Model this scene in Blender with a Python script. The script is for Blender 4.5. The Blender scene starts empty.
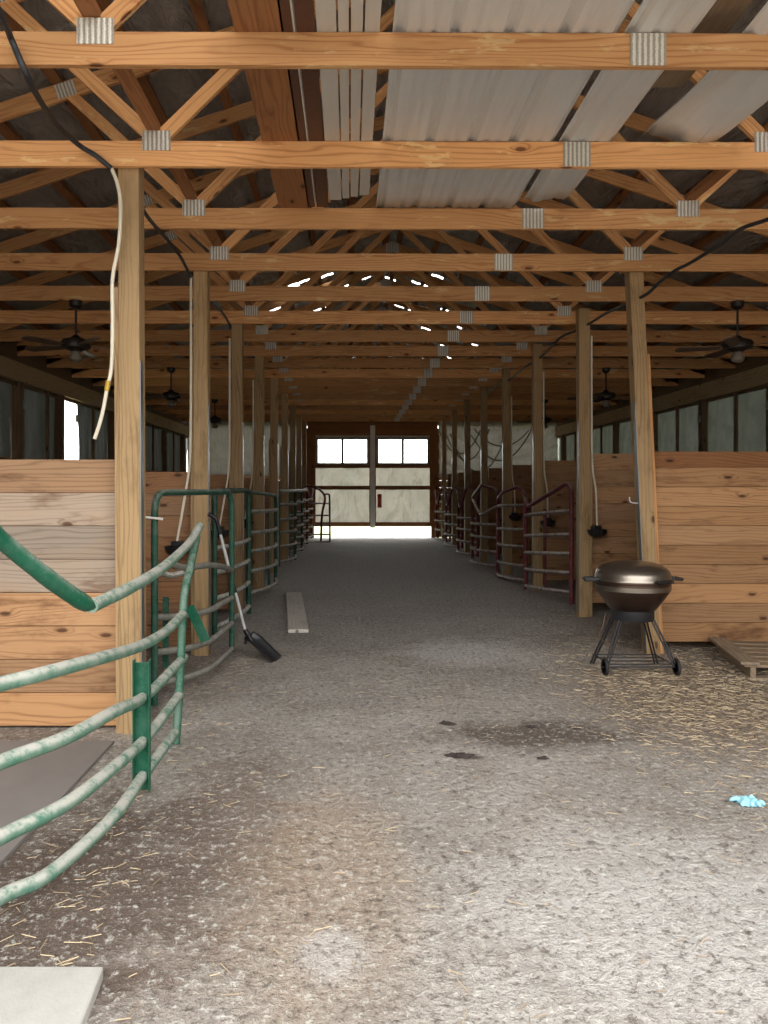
import bpy, bmesh, math, random
from mathutils import Vector, Matrix, noise
random.seed(7)
scene = bpy.context.scene
COL = scene.collection
V = Vector
PI = math.pi
F, VX, VY, EYE = 770.0, 350.0, 488.0, 1.65

def at(px, py, d):
    """a point of the place, seen in direction (px, py) at distance d down the aisle"""
    return V(((px - VX) * d / F, d, EYE - (py - VY) * d / F))

# ------------------------------------------------------------------ mesh builder
class MB:
    def __init__(s):
        s.v = []; s.f = []; s.uv = []; s.rnd = []; s.grey = []; s.sm = []
    def _face(s, idx, uvs=None, rnd=0.0, grey=0.0, smooth=False):
        s.f.append(tuple(idx)); s.uv.append(uvs or [(0, 0)] * len(idx)); s.rnd.append(rnd); s.grey.append(grey); s.sm.append(smooth)
    def bar(s, p0, p1, w, h, up=(0, 0, 1), rnd=None, grey=0.0):
        """board from p0 to p1, w wide across, h high along up"""
        p0, p1 = V(p0), V(p1); a = (p1 - p0); L = a.length; a.normalize()
        up = V(up)
        if abs(a.dot(up)) > .98: up = V((0, 1, 0))
        b = a.cross(up).normalized(); c = b.cross(a).normalized()
        if rnd is None: rnd = random.random()
        o = len(s.v); loc = []
        for i in (0, 1):
            for j in (-.5, .5):
                for k in (-.5, .5):
                    s.v.append(p0 + a * L * i + b * w * j + c * h * k); loc.append((L * i, w * j + h * k))
        for q in ((0, 1, 3, 2), (4, 6, 7, 5), (0, 4, 5, 1), (2, 3, 7, 6), (0, 2, 6, 4), (1, 5, 7, 3)):
            s._face([o + x for x in q], [(loc[x][0] + rnd * 13.0, loc[x][1] + rnd * 7.0) for x in q], rnd, grey)
        return s
    def box(s, lo, hi, rnd=None, grey=0.0, M=None):
        lo, hi = V(lo), V(hi); d = hi - lo; c = (lo + hi) / 2
        n = max(range(3), key=lambda i: d[i])
        e = V((0, 0, 0)); e[n] = d[n] / 2
        if n == 2: st = s.bar(c - e, c + e, d[0], d[1], (0, 1, 0), rnd, grey)
        elif n == 1: st = s.bar(c - e, c + e, d[0], d[2], (0, 0, 1), rnd, grey)
        else: st = s.bar(c - e, c + e, d[1], d[2], (0, 0, 1), rnd, grey)
        if M is not None:
            for i in range(len(s.v) - 8, len(s.v)): s.v[i] = M @ s.v[i]
        return s
    def tube(s, pts, r, n=10, cap=True, rnd=0.0, closed=False):
        pts = [V(p) for p in pts]
        m = len(pts); rs = r if isinstance(r, (list, tuple)) else [r] * m
        tang = []
        for i in range(m):
            if closed: t = pts[(i + 1) % m] - pts[i - 1]
            else: t = pts[min(i + 1, m - 1)] - pts[max(i - 1, 0)]
            tang.append(t.normalized())
        t0 = tang[0]; ref = V((0, 0, 1)) if abs(t0.z) < .9 else V((1, 0, 0))
        b = t0.cross(ref).normalized(); o = len(s.v)
        for i in range(m):
            t = tang[i]; b = (b - t * b.dot(t)).normalized(); c = t.cross(b)
            for k in range(n):
                an = 2 * PI * k / n
                s.v.append(pts[i] + (b * math.cos(an) + c * math.sin(an)) * rs[i])
        for i in range(m if closed else m - 1):
            i2 = (i + 1) % m
            for k in range(n):
                k2 = (k + 1) % n
                s._face([o + i * n + k, o + i * n + k2, o + i2 * n + k2, o + i2 * n + k], None, rnd, 0, True)
        if cap and not closed:
            s._face([o + k for k in range(n)][::-1], None, rnd); s._face([o + (m - 1) * n + k for k in range(n)], None, rnd)
        return s
    def lathe(s, prof, n=32, c=(0, 0, 0), M=None):
        """prof: list of (r, z)"""
        o = len(s.v); c = V(c)
        for r, z in prof:
            for k in range(n):
                an = 2 * PI * k / n
                p = V((r * math.cos(an), r * math.sin(an), z))
                if M is not None: p = M @ p
                s.v.append(c + p)
        m = len(prof)
        for i in range(m - 1):
            for k in range(n):
                k2 = (k + 1) % n
                s._face([o + i * n + k, o + i * n + k2, o + (i + 1) * n + k2, o + (i + 1) * n + k], None, 0, 0, True)
        if prof[0][0] > 1e-5: s._face([o + k for k in range(n)][::-1])
        if prof[-1][0] > 1e-5: s._face([o + (m - 1) * n + k for k in range(n)])
        return s
    def grid(s, fn, nu, nv, smooth=True, drop=None):
        o = len(s.v)
        for j in range(nv + 1):
            for i in range(nu + 1): s.v.append(V(fn(i / nu, j / nv)))
        for j in range(nv):
            for i in range(nu):
                if drop and (i, j) in drop: continue
                a = o + j * (nu + 1) + i
                q = [(i / nu, j / nv), ((i + 1) / nu, j / nv), ((i + 1) / nu, (j + 1) / nv), (i / nu, (j + 1) / nv)]
                s._face([a, a + 1, a + nu + 2, a + nu + 1], q, 0, 0, smooth)
        return s
    def prism(s, pts, ext):
        pts = [V(p) for p in pts]; ext = V(ext); n = len(pts); o = len(s.v)
        s.v += pts + [p + ext for p in pts]
        s._face(list(range(o, o + n))[::-1]); s._face(list(range(o + n, o + 2 * n)))
        for k in range(n):
            k2 = (k + 1) % n
            s._face([o + k, o + k2, o + n + k2, o + n + k])
        return s
    def build(s, name, mat, parent=None, bevel=0.0, origin=None, solid=0.0, fix=False):
        me = bpy.data.meshes.new(name)
        org = V(origin) if origin is not None else V((0, 0, 0))
        if parent is not None and origin is None: org = V(parent.get('_o', (0, 0, 0)))
        me.from_pydata([p - org for p in s.v], [], s.f)
        uvl = me.uv_layers.new(name='UVMap')
        flat = [c for f in s.uv for uv in f for c in uv]
        uvl.data.foreach_set('uv', flat)
        for nm, data in (('rnd', s.rnd), ('grey', s.grey)):
            at_ = me.attributes.new(nm, 'FLOAT', 'FACE'); at_.data.foreach_set('value', data)
        me.polygons.foreach_set('use_smooth', s.sm)
        if fix:
            bm = bmesh.new(); bm.from_mesh(me); bmesh.ops.recalc_face_normals(bm, faces=bm.faces); bm.to_mesh(me); bm.free()
        me.materials.append(mat)
        me.update()
        if any(s.sm):
            me.set_sharp_from_angle(angle=math.radians(38))
        o = bpy.data.objects.new(name, me); COL.objects.link(o)
        if parent is not None: o.parent = parent
        else: o.location = org
        if solid:
            m = o.modifiers.new('thick', 'SOLIDIFY'); m.thickness = solid; m.offset = 0
        if bevel:
            m = o.modifiers.new('edge', 'BEVEL'); m.width = bevel; m.segments = 2; m.limit_method = 'ANGLE'; m.angle_limit = math.radians(50)
        return o

def thing(name, label, cat, loc=(0, 0, 0), group=None):
    o = bpy.data.objects.new(name, None); COL.objects.link(o)
    o.empty_display_size = .1
    o.location = V(loc); o['_o'] = tuple(loc); o['label'] = label; o['category'] = cat
    if group: o['group'] = group
    return o
def tag(o, label, cat, group=None):
    o['label'] = label; o['category'] = cat
    if group: o['group'] = group
    return o
def struct(o):
    o['kind'] = 'structure'; return o
def copy_tree(o, loc, label):
    r = o.copy(); COL.objects.link(r); r.location = loc; r['label'] = label
    def kids(a, b):
        for ch in list(a.children):
            c = ch.copy(); COL.objects.link(c); c.parent = b; kids(ch, c)
    kids(o, r)
    return r
def crom(pts, n=8):
    pts = [V(p) for p in pts]; P = [pts[0] * 2 - pts[1]] + pts + [pts[-1] * 2 - pts[-2]]; out = []
    for i in range(1, len(P) - 2):
        a, b, c, d = P[i - 1:i + 3]
        for k in range(n):
            t = k / n
            out.append(.5 * ((2 * b) + (c - a) * t + (2 * a - 5 * b + 4 * c - d) * t * t + (3 * b - a - 3 * c + d) * t ** 3))
    out.append(pts[-1]); return out
def rounded(pts, r=.08, n=5):
    """polyline with rounded corners"""
    pts = [V(p) for p in pts]; out = [pts[0]]
    for i in range(1, len(pts) - 1):
        a, b, c = pts[i - 1], pts[i], pts[i + 1]
        u = (a - b); w = (c - b); q = min(r, u.length * .45, w.length * .45)
        p = b + u.normalized() * q; e = b + w.normalized() * q
        for k in range(n + 1):
            t = k / n; out.append(p * (1 - t) ** 2 + b * 2 * t * (1 - t) + e * t * t)
    out.append(pts[-1]); return out
ORD = ['zeroth', 'first', 'second', 'third', 'fourth', 'fifth', 'sixth', 'seventh', 'eighth', 'ninth', 'tenth', 'eleventh', 'twelfth',
       'thirteenth', 'fourteenth', 'fifteenth', 'sixteenth', 'seventeenth', 'eighteenth', 'nineteenth']

# ------------------------------------------------------------------ materials
class NT:
    def __init__(s, name):
        s.m = bpy.data.materials.new(name); s.m.use_nodes = True
        s.t = s.m.node_tree; s.n = s.t.nodes; s.l = s.t.links
        s.p = s.n['Principled BSDF']; s.out = s.n['Material Output']
    def new(s, ty, **kw):
        n = s.n.new(ty)
        for k, v in kw.items(): setattr(n, k, v)
        return n
    def set(s, sock, v):
        if hasattr(v, 'is_linked') or isinstance(v, bpy.types.NodeSocket): s.l.new(v, sock)
        else: sock.default_value = v
    def math(s, op, a, b=0.0, c=None, clamp=False):
        n = s.new('ShaderNodeMath', operation=op, use_clamp=clamp); s.set(n.inputs[0], a); s.set(n.inputs[1], b)
        if c is not None: s.set(n.inputs[2], c)
        return n.outputs[0]
    def mix(s, f, a, b, mode='MIX'):
        n = s.new('ShaderNodeMix', data_type='RGBA', blend_type=mode); s.set(n.inputs[0], f); s.set(n.inputs[6], a); s.set(n.inputs[7], b); return n.outputs[2]
    def ramp(s, f, lo, hi, a=0.0, b=1.0):
        n = s.new('ShaderNodeMapRange', interpolation_type='SMOOTHSTEP'); s.set(n.inputs[0], f)
        for i, v in enumerate((lo, hi, a, b)): s.set(n.inputs[i + 1], v)
        return n.outputs[0]
    def noise(s, vec, scale, detail=3.0, rough=.55, dist=0.0):
        n = s.new('ShaderNodeTexNoise'); s.set(n.inputs['Vector'], vec); n.inputs['Scale'].default_value = scale
        n.inputs['Detail'].default_value = detail; n.inputs['Roughness'].default_value = rough; n.inputs['Distortion'].default_value = dist
        return n.outputs[0]
    def vor(s, vec, scale, feature='F1'):
        n = s.new('ShaderNodeTexVoronoi', feature=feature); s.set(n.inputs['Vector'], vec); n.inputs['Scale'].default_value = scale; return n
    def vmul(s, vec, xyz):
        n = s.new('ShaderNodeVectorMath', operation='MULTIPLY'); s.set(n.inputs[0], vec); n.inputs[1].default_value = xyz; return n.outputs[0]
    def obj(s): return s.new('ShaderNodeTexCoord').outputs['Object']
    def attr(s, nm): return s.new('ShaderNodeAttribute', attribute_name=nm).outputs['Fac']
    def bump(s, h, strength=.3, dist=.01):
        n = s.new('ShaderNodeBump'); n.inputs['Strength'].default_value = strength; n.inputs['Distance'].default_value = dist
        s.set(n.inputs['Height'], h); s.l.new(n.outputs[0], s.p.inputs['Normal'])
    def base(s, col, rough=.6, metal=0.0, spec=.5):
        s.set(s.p.inputs['Base Color'], col); s.set(s.p.inputs['Roughness'], rough); s.set(s.p.inputs['Metallic'], metal)
        s.p.inputs['Specular IOR Level'].default_value = spec
        return s.m
def rgb(r, g, b): return (r, g, b, 1.0)
def srgb(r, g, b):
    f = lambda c: (c / 255 / 12.92) if c / 255 <= .04045 else ((c / 255 + .055) / 1.055) ** 2.4
    return (f(r), f(g), f(b), 1.0)

def lumber(name, light, dark, greycol=(.33, .28, .24, 1), stain=.35, knots=.2, plaster=0.0, vary=.25):
    t = NT(name)
    uv = t.new('ShaderNodeTexCoord').outputs['UV']; sp = t.new('ShaderNodeSeparateXYZ'); t.l.new(uv, sp.inputs[0])
    rnd = t.attr('rnd'); orn = t.new('ShaderNodeObjectInfo').outputs['Random']
    cb = t.new('ShaderNodeCombineXYZ')
    u = t.math('ADD', sp.outputs[0], t.math('MULTIPLY', orn, 31.0)); v = sp.outputs[1]
    t.set(cb.inputs[0], u); t.set(cb.inputs[1], v); t.set(cb.inputs[2], t.math('ADD', t.math('MULTIPLY', rnd, 17.0), t.math('MULTIPLY', orn, 23.0)))
    vec = cb.outputs[0]
    kv = t.vor(t.vmul(vec, (3.2, 8.0, 1.0)), 1.0); kv.voronoi_dimensions = '2D'; kd = kv.outputs['Distance']
    ksel = t.new('ShaderNodeSeparateColor'); t.l.new(kv.outputs['Color'], ksel.inputs[0])
    on = t.math('LESS_THAN', ksel.outputs[0], knots * .38)
    knot = t.math('MULTIPLY', on, t.ramp(kd, .17, .07))
    halo = t.math('MULTIPLY', on, t.ramp(kd, .42, .04))
    n1 = t.noise(t.vmul(vec, (.5, 4.0, 1.0)), 1.0, 3.0, .5, .3)
    ring = t.math('ADD', t.math('ADD', t.math('MULTIPLY', v, 170.0), t.math('MULTIPLY', n1, 62.0)), t.math('MULTIPLY', halo, 9.0))
    sn = t.math('ADD', t.math('MULTIPLY', t.math('SINE', ring), .5), .5)
    fine = t.noise(t.vmul(vec, (2.5, 140.0, 1.0)), 1.0, 3.0)
    fac = t.math('ADD', t.math('MULTIPLY', t.math('MULTIPLY', t.math('POWER', sn, 4.0), t.ramp(n1, .3, .6, .2, 1.0)), .5), t.math('MULTIPLY', fine, .42), clamp=True)
    fac = t.math('ADD', fac, t.math('MULTIPLY', halo, .25), clamp=True)
    col = t.mix(fac, light, dark)
    g = t.attr('grey')
    gcol = t.mix(fac, greycol, rgb(greycol[0] * .5, greycol[1] * .48, greycol[2] * .46))
    blot = t.noise(t.vmul(vec, (1.3, 4.0, 1.0)), 1.0, 4.0)
    gf = t.math('MULTIPLY', g, t.ramp(blot, .2, .55, .65, 1.0), clamp=True)
    col = t.mix(gf, col, gcol)
    col = t.mix(t.math('MULTIPLY', knot, .85), col, rgb(dark[0] * .25, dark[1] * .22, dark[2] * .2))
    st = t.math('MULTIPLY', t.ramp(t.noise(t.vmul(vec, (1.0, 3.0, 1.0)), 1.7, 5.0, .65), .5, .75), stain)
    col = t.mix(st, col, rgb(dark[0] * .5, dark[1] * .45, dark[2] * .42))
    if plaster:
        pm = t.ramp(t.noise(t.vmul(vec, (2.2, 9.0, 1.0)), 1.0, 6.0, .7), .585, .64, 0, plaster)
        col = t.mix(pm, col, srgb(236, 204, 146))
    k = t.math('ADD', 1.0 - vary * .6, t.math('MULTIPLY', t.math('FRACT', t.math('ADD', t.math('MULTIPLY', rnd, 7.31), t.math('MULTIPLY', orn, 3.77))), vary))
    vm = t.new('ShaderNodeVectorMath', operation='SCALE'); t.l.new(col, vm.inputs[0]); t.set(vm.inputs['Scale'], k)
    t.bump(t.math('ADD', fine, t.math('MULTIPLY', sn, .4)), .25, .004)
    return t.base(vm.outputs[0], .72, 0, .3)

M = {}
M['truss'] = lumber('pine_truss', srgb(228, 174, 116), srgb(172, 106, 60), stain=.35, knots=.22, plaster=.6, vary=.5)
M['post'] = lumber('treated_post', srgb(186, 156, 114), srgb(130, 102, 68), stain=.55, knots=.12, greycol=srgb(160, 140, 108))
M['plank'] = lumber('plank_wall', srgb(188, 144, 100), srgb(132, 90, 58), greycol=srgb(168, 154, 138), stain=.8, knots=.2, vary=.4)
M['redplank'] = lumber('red_plank_wall', srgb(170, 124, 84), srgb(122, 82, 54), greycol=srgb(150, 124, 100), stain=.6, knots=.2, vary=.35)
M['darkwood'] = lumber('old_dark_wood', srgb(128, 104, 78), srgb(88, 68, 48), stain=.5)
M['brownwood'] = lumber('brown_rafter_wood', srgb(160, 110, 70), srgb(112, 72, 42), stain=.4)
M['header'] = lumber('header_wood', srgb(196, 172, 132), srgb(150, 126, 92), stain=.3)
M['greyframe'] = lumber('grey_painted_sash', srgb(150, 144, 134), srgb(120, 114, 104), knots=0)
M['floorboard'] = lumber('weathered_board', srgb(216, 210, 200), srgb(180, 172, 162), stain=.4, knots=.08)
M['pallet'] = lumber('pallet_wood', srgb(142, 120, 94), srgb(100, 80, 60), greycol=srgb(160, 150, 135))

def metal_plate():
    t = NT('galvanized_plate'); o = t.obj(); w = t.new('ShaderNodeTexWave', wave_type='BANDS', bands_direction='X')
    t.l.new(o, w.inputs['Vector']); w.inputs['Scale'].default_value = 11.0; w.inputs['Distortion'].default_value = 1.2; w.inputs['Detail'].default_value = 2; w.inputs['Detail Scale'].default_value = 9
    c = t.mix(t.ramp(w.outputs['Fac'], .25, .7), srgb(168, 162, 148), srgb(226, 222, 210))
    t.bump(w.outputs['Fac'], .6, .006)
    return t.base(c, .5, .35)
M['plate'] = metal_plate()
def sheet(name, a, b, rough=.38, metal=.75):
    t = NT(name); o = t.obj()
    n = t.noise(t.vmul(o, (9, .7, 3)), 1.0, 4.0); c = t.mix(n, a, b)
    n2 = t.noise(o, 30.0, 2.0); t.bump(t.noise(o, 2.2, 2), .12, .03)
    return t.base(c, t.math('ADD', rough - .1, t.math('MULTIPLY', n2, .25)), metal)
M['sheet'] = sheet('grey_steel_sheet', srgb(196, 196, 192), srgb(220, 219, 214), .4, .15)
M['whitesheet'] = sheet('off_white_steel_trim', srgb(206, 202, 192), srgb(180, 174, 164), .5, .1)
M['brownsheet'] = sheet('brown_steel_trim', srgb(96, 66, 52), srgb(78, 52, 42), .45, .2)
def roofm():
    t = NT('roof_liner'); o = t.obj()
    n = t.noise(t.vmul(o, (3, 1.2, 3)), 2.2, 6.0, .6, 1.2); c = t.mix(n, srgb(128, 125, 122), srgb(196, 192, 186))
    t.bump(n, 1.0, .12); return t.base(c, .38, .3)
M['roof'] = roofm()
def painted(name, col, chip, dust, dusty=.7, rough=.42, updust=.75):
    t = NT(name); o = t.obj(); nz = t.new('ShaderNodeSeparateXYZ'); t.l.new(t.new('ShaderNodeNewGeometry').outputs['Normal'], nz.inputs[0])
    n = t.noise(o, 9.0, 6.0, .75); n2 = t.noise(o, 50.0, 4.0, .7)
    up = t.ramp(nz.outputs[2], -.1, .7)
    f = t.math('MULTIPLY', t.math('MULTIPLY', up, updust), t.ramp(t.math('ADD', n, t.math('MULTIPLY', n2, .35)), .48, .76), clamp=True)
    f2 = t.math('MULTIPLY', t.ramp(n2, .58, .7), .6)
    c = t.mix(t.math('MULTIPLY', t.ramp(n, .35, .8), dusty * .5), col, dust)
    c = t.mix(f2, c, chip); c = t.mix(f, c, dust)
    t.bump(n2, .15, .003)
    return t.base(c, t.math('ADD', rough + .08, t.math('MULTIPLY', f, .25)), .0, .28)
M['green'] = painted('green_gate_paint', srgb(14, 86, 62), srgb(84, 122, 102), srgb(168, 178, 168), .2, .32, .5)
M['green_dusty'] = painted('dusty_green_gate_paint', srgb(78, 124, 104), srgb(40, 96, 74), srgb(184, 184, 174), 1.0, .5, 1.0)
M['green_worn'] = painted('worn_green_gate_paint', srgb(112, 116, 106), srgb(80, 98, 86), srgb(206, 204, 196), 1.0, .45, 1.3)
M['dkgreen'] = painted('dark_green_gate_paint', srgb(20, 74, 58), srgb(90, 104, 92), srgb(150, 150, 140), .4, .35)
M['rail_grey'] = painted('dusty_grey_rail', srgb(112, 114, 104), srgb(66, 90, 76), srgb(150, 146, 138), 1.2, .6, .9)
M['red'] = painted('maroon_gate_paint', srgb(104, 30, 42), srgb(110, 74, 70), srgb(160, 148, 140), .35, .34)
M['red_worn'] = painted('worn_maroon_gate_paint', srgb(108, 84, 80), srgb(96, 60, 56), srgb(206, 200, 194), .8, .4, 1.3)
def plain(name, col, rough=.5, metal=0.0, nscale=12.0, amt=.25, bump=.1):
    t = NT(name); o = t.obj(); n = t.noise(o, nscale, 4.0)
    c = t.mix(n, rgb(*[x * (1 - amt) for x in col[:3]]), rgb(*[min(1, x * (1 + amt)) for x in col[:3]]))
    if bump: t.bump(n, bump, .01)
    return t.base(c, rough, metal)
M['black'] = plain('black_plastic', srgb(34, 34, 36), .42)
M['blackhose'] = plain('black_corrugated_hose', srgb(44, 46, 50), .5, 0, 60, .5)
M['ironblack'] = plain('black_iron', srgb(46, 44, 46), .4, .4)
M['white'] = plain('white_pvc', srgb(226, 218, 196), .4, 0, 8, .1)
M['whitep'] = plain('white_painted_wood', srgb(240, 238, 230), .6, 0, 8, .04)
M['alu'] = plain('grey_handle', srgb(206, 206, 206), .35, .2)
M['guard'] = plain('galvanized_angle', srgb(136, 138, 138), .4, .7, 5, .3)
M['brass'] = plain('brass_fitting', srgb(196, 160, 60), .4, .5)
M['rubber'] = plain('grey_rubber_mat', srgb(126, 120, 116), .85, 0, 3, .2)
M['tire'] = plain('wheel_rubber', srgb(40, 38, 38), .7)
M['glove'] = plain('blue_nitrile', srgb(150, 206, 220), .45, 0, 20, .1)
M['leaf'] = plain('yellow_leaf', srgb(226, 190, 70), .6)
M['clod'] = plain('dark_dung', srgb(62, 52, 48), .9, 0, 30, .4, .6)
M['redtag'] = plain('red_tag', srgb(190, 70, 60), .5)
M['fanbrown'] = plain('dark_bronze', srgb(50, 44, 40), .4, .4)
M['fanblade'] = plain('fan_blade', srgb(96, 80, 66), .5)
M['fabricwhite'] = plain('frosted_glass', srgb(120, 112, 98), .5)

def concrete():
    t = NT('pale_concrete'); o = t.obj(); n = t.noise(o, 9, 6, .65); n2 = t.noise(o, 70, 3)
    c = t.mix(n, srgb(188, 186, 180), srgb(150, 148, 142)); t.bump(t.math('ADD', n, n2), .3, .006); return t.base(c, .85)
M['concrete'] = concrete()
def grillm(name, a, b):
    t = NT(name); o = t.obj(); n = t.noise(t.vmul(o, (1, 1, 9)), 3, 4)
    return t.base(t.mix(n, a, b), .3, .9)
M['lid'] = grillm('bronzed_steel', srgb(158, 150, 138), srgb(120, 112, 102))
M['bowl'] = grillm('dark_bronzed_steel', srgb(112, 92, 82), srgb(90, 74, 66))
def tarp(name, a, b, trans=.35):
    t = NT(name); o = t.obj()
    n = t.noise(o, 2.6, 5.0, .6, .8); c = t.mix(n, a, b); st = t.noise(t.vmul(o, (7, 7, 1.6)), 1.0, 5.0, .6, 1.0); c = t.mix(t.ramp(st, .52, .68, 0, .5), c, rgb(a[0] * .4, a[1] * .39, a[2] * .36)); t.bump(n, .6, .05); t.base(c, .55)  # dark streaks painted into the colour in place of shaded folds
    tr = t.new('ShaderNodeBsdfTranslucent'); t.set(tr.inputs[0], c)
    ms = t.new('ShaderNodeMixShader'); ms.inputs[0].default_value = trans
    t.l.new(t.p.outputs[0], ms.inputs[1]); t.l.new(tr.outputs[0], ms.inputs[2]); t.l.new(ms.outputs[0], t.out.inputs[0]); return t.m
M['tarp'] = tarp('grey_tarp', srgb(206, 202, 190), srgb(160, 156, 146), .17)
M['tarp_wall'] = tarp('grey_wall_tarp', srgb(170, 166, 156), srgb(132, 128, 118), .075)
M['plastic'] = tarp('cloudy_plastic_curtain', srgb(120, 124, 114), srgb(60, 64, 58), .14)
M['plasticdark'] = tarp('dark_plastic_curtain', srgb(80, 80, 76), srgb(54, 56, 54), .10)
def glass():
    t = NT('window_pane'); tr = t.new('ShaderNodeBsdfTransparent'); gl = t.new('ShaderNodeBsdfGlossy'); gl.inputs['Roughness'].default_value = .05
    tr.inputs[0].default_value = (.93, .95, .95, 1); ms = t.new('ShaderNodeMixShader'); ms.inputs[0].default_value = .08
    t.l.new(tr.outputs[0], ms.inputs[1]); t.l.new(gl.outputs[0], ms.inputs[2]); t.l.new(ms.outputs[0], t.out.inputs[0]); return t.m
M['glass'] = glass()
M['hem'] = plain('tarp_hem', srgb(118, 112, 100), .7)

def dirt():
    t = NT('barn_dirt'); o = t.obj(); sp = t.new('ShaderNodeSeparateXYZ'); t.l.new(o, sp.inputs[0]); x, y = sp.outputs[0], sp.outputs[1]
    big = t.noise(o, .8, 4, .55); mid = t.noise(o, 3.2, 6, .66, .1); fine = t.noise(o, 28, 6, .7); grit = t.noise(o, 95, 3, .7); lump = t.noise(t.vmul(o, (1, .75, 1)), 20, 5, .72, .1)
    c = t.mix(t.ramp(big, .32, .68), srgb(197, 189, 180), srgb(172, 164, 155))
    c = t.mix(t.math('MULTIPLY', t.ramp(mid, .45, .72), .6), c, srgb(164, 150, 136))
    def ell(cx, cy, rx, ry, wob=.55):
        dx = t.math('DIVIDE', t.math('SUBTRACT', x, cx), rx); dy = t.math('DIVIDE', t.math('SUBTRACT', y, cy), ry)
        r = t.math('SQRT', t.math('ADD', t.math('MULTIPLY', dx, dx), t.math('MULTIPLY', dy, dy)))
        r = t.math('ADD', r, t.math('MULTIPLY', t.math('SUBTRACT', mid, .5), wob * 2.2))
        return t.ramp(r, 1.15, .35)
    # brown damp bands left, straw litter right, dark manure smear, pale dusty spots
    c = t.mix(t.math('MULTIPLY', ell(-.6, 3.6, .45, 1.5, .9), .8), c, srgb(134, 116, 102))
    c = t.mix(t.math('MULTIPLY', ell(-1.15, 3.2, .7, 1.2, .8), .95), c, srgb(112, 95, 84))
    c = t.mix(t.math('MULTIPLY', ell(-.1, 3.3, .45, 1.2), .6), c, srgb(180, 156, 132))
    c = t.mix(t.math('MULTIPLY', ell(2.9, 6.0, 1.4, 1.8), .8), c, srgb(136, 114, 92))
    c = t.mix(t.math('MULTIPLY', ell(1.22, 5.15, .75, .36, 1.1), .85), c, srgb(98, 84, 74))
    c = t.mix(t.math('MULTIPLY', ell(.74, 4.72, .12, .06, .6), .8), c, srgb(84, 73, 67))
    c = t.mix(t.math('MULTIPLY', ell(1.2, 7.7, .8, .8), .6), c, srgb(235, 231, 225))
    c = t.mix(t.math('MULTIPLY', ell(2.55, 7.35, .3, .3), .8), c, srgb(229, 226, 222))
    c = t.mix(t.math('MULTIPLY', ell(-.06, 2.75, .16, .22), .35), c, srgb(238, 238, 238))
    c = t.mix(t.math('MULTIPLY', ell(1.3, 2.9, 1.0, .9), .5), c, srgb(234, 231, 228))
    for sx in (-1.0, 1.0):
        pass
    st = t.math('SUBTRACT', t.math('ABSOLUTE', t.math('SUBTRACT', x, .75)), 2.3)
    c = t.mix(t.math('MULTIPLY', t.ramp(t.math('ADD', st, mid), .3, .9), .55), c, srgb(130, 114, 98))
    c = t.mix(t.math('MULTIPLY', t.ramp(y, 7.0, 13.0), .8), c, srgb(206, 202, 197))  # rear floor: pale dust, made paler still to make up for missing light
    c = t.mix(t.math('MULTIPLY', t.ramp(lump, .56, .66), .75), c, srgb(233, 228, 218))
    c = t.mix(t.math('MULTIPLY', t.ramp(lump, .45, .36), .75), c, srgb(120, 110, 100))
    c = t.mix(t.math('MULTIPLY', t.ramp(fine, .54, .66), .6), c, srgb(236, 236, 227))
    c = t.mix(t.math('MULTIPLY', t.ramp(fine, .47, .32), .7), c, srgb(107, 97, 86))
    c = t.mix(t.math('MULTIPLY', t.ramp(grit, .58, .7), .35), c, srgb(237, 237, 235))
    c = t.mix(t.math('MULTIPLY', t.ramp(grit, .42, .3), .4), c, srgb(99, 90, 81))
    h = t.math('ADD', t.math('ADD', t.math('MULTIPLY', mid, 1.0), t.math('MULTIPLY', lump, 1.0)), t.math('ADD', t.math('MULTIPLY', fine, .7), t.math('MULTIPLY', grit, .25)))
    t.bump(h, 1.0, .05)
    return t.base(c, .92, 0, .2)
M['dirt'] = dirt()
def grass():
    t = NT('grass_and_gravel'); o = t.obj(); n = t.noise(o, .7, 5, .7); n2 = t.noise(o, 14, 4)
    yy = t.new('ShaderNodeSeparateXYZ'); t.l.new(o, yy.inputs[0])
    c = t.mix(n, srgb(166, 172, 128), srgb(196, 196, 156)); c = t.mix(t.math('MULTIPLY', n2, .4), c, srgb(110, 134, 76)); c = t.mix(t.math('GREATER_THAN', yy.outputs[1], 10.0), srgb(128, 122, 114), c); t.bump(n2, .6, .05); return t.base(c, .9)  # unseen ground in front greyed to cut light bounced onto the trusses
M['grass'] = grass()
def strawm():
    t = NT('straw'); r = t.attr('rnd'); return t.base(t.mix(r, srgb(200, 180, 146), srgb(132, 112, 88)), .6)
M['straw'] = strawm()

# ------------------------------------------------------------------ setting
CX = .75                                   # centre line of the barn
XL, XR, D0, D1 = -5.35, 6.85, .9, 25.6
def ground_z(x, y):
    return .011 * noise.noise(V((x * 1.1, y * 1.1, 3.1))) + .006 * noise.noise(V((x * 4.5, y * 4.5, 8.0))) + .003 * noise.noise(V((x * 14, y * 14, 1.0)))
mb = MB()
X0, X1, Y0, Y1 = XL - .1, XR + .1, -3.0, D1 + .15
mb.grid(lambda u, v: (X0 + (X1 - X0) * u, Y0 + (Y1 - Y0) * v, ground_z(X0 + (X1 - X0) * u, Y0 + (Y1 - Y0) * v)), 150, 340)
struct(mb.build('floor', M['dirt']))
mb = MB(); mb.grid(lambda u, v: (-70 + 140 * u, -60 + 160 * v, -.06), 4, 4)
struct(mb.build('ground', M['grass']))

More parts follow.
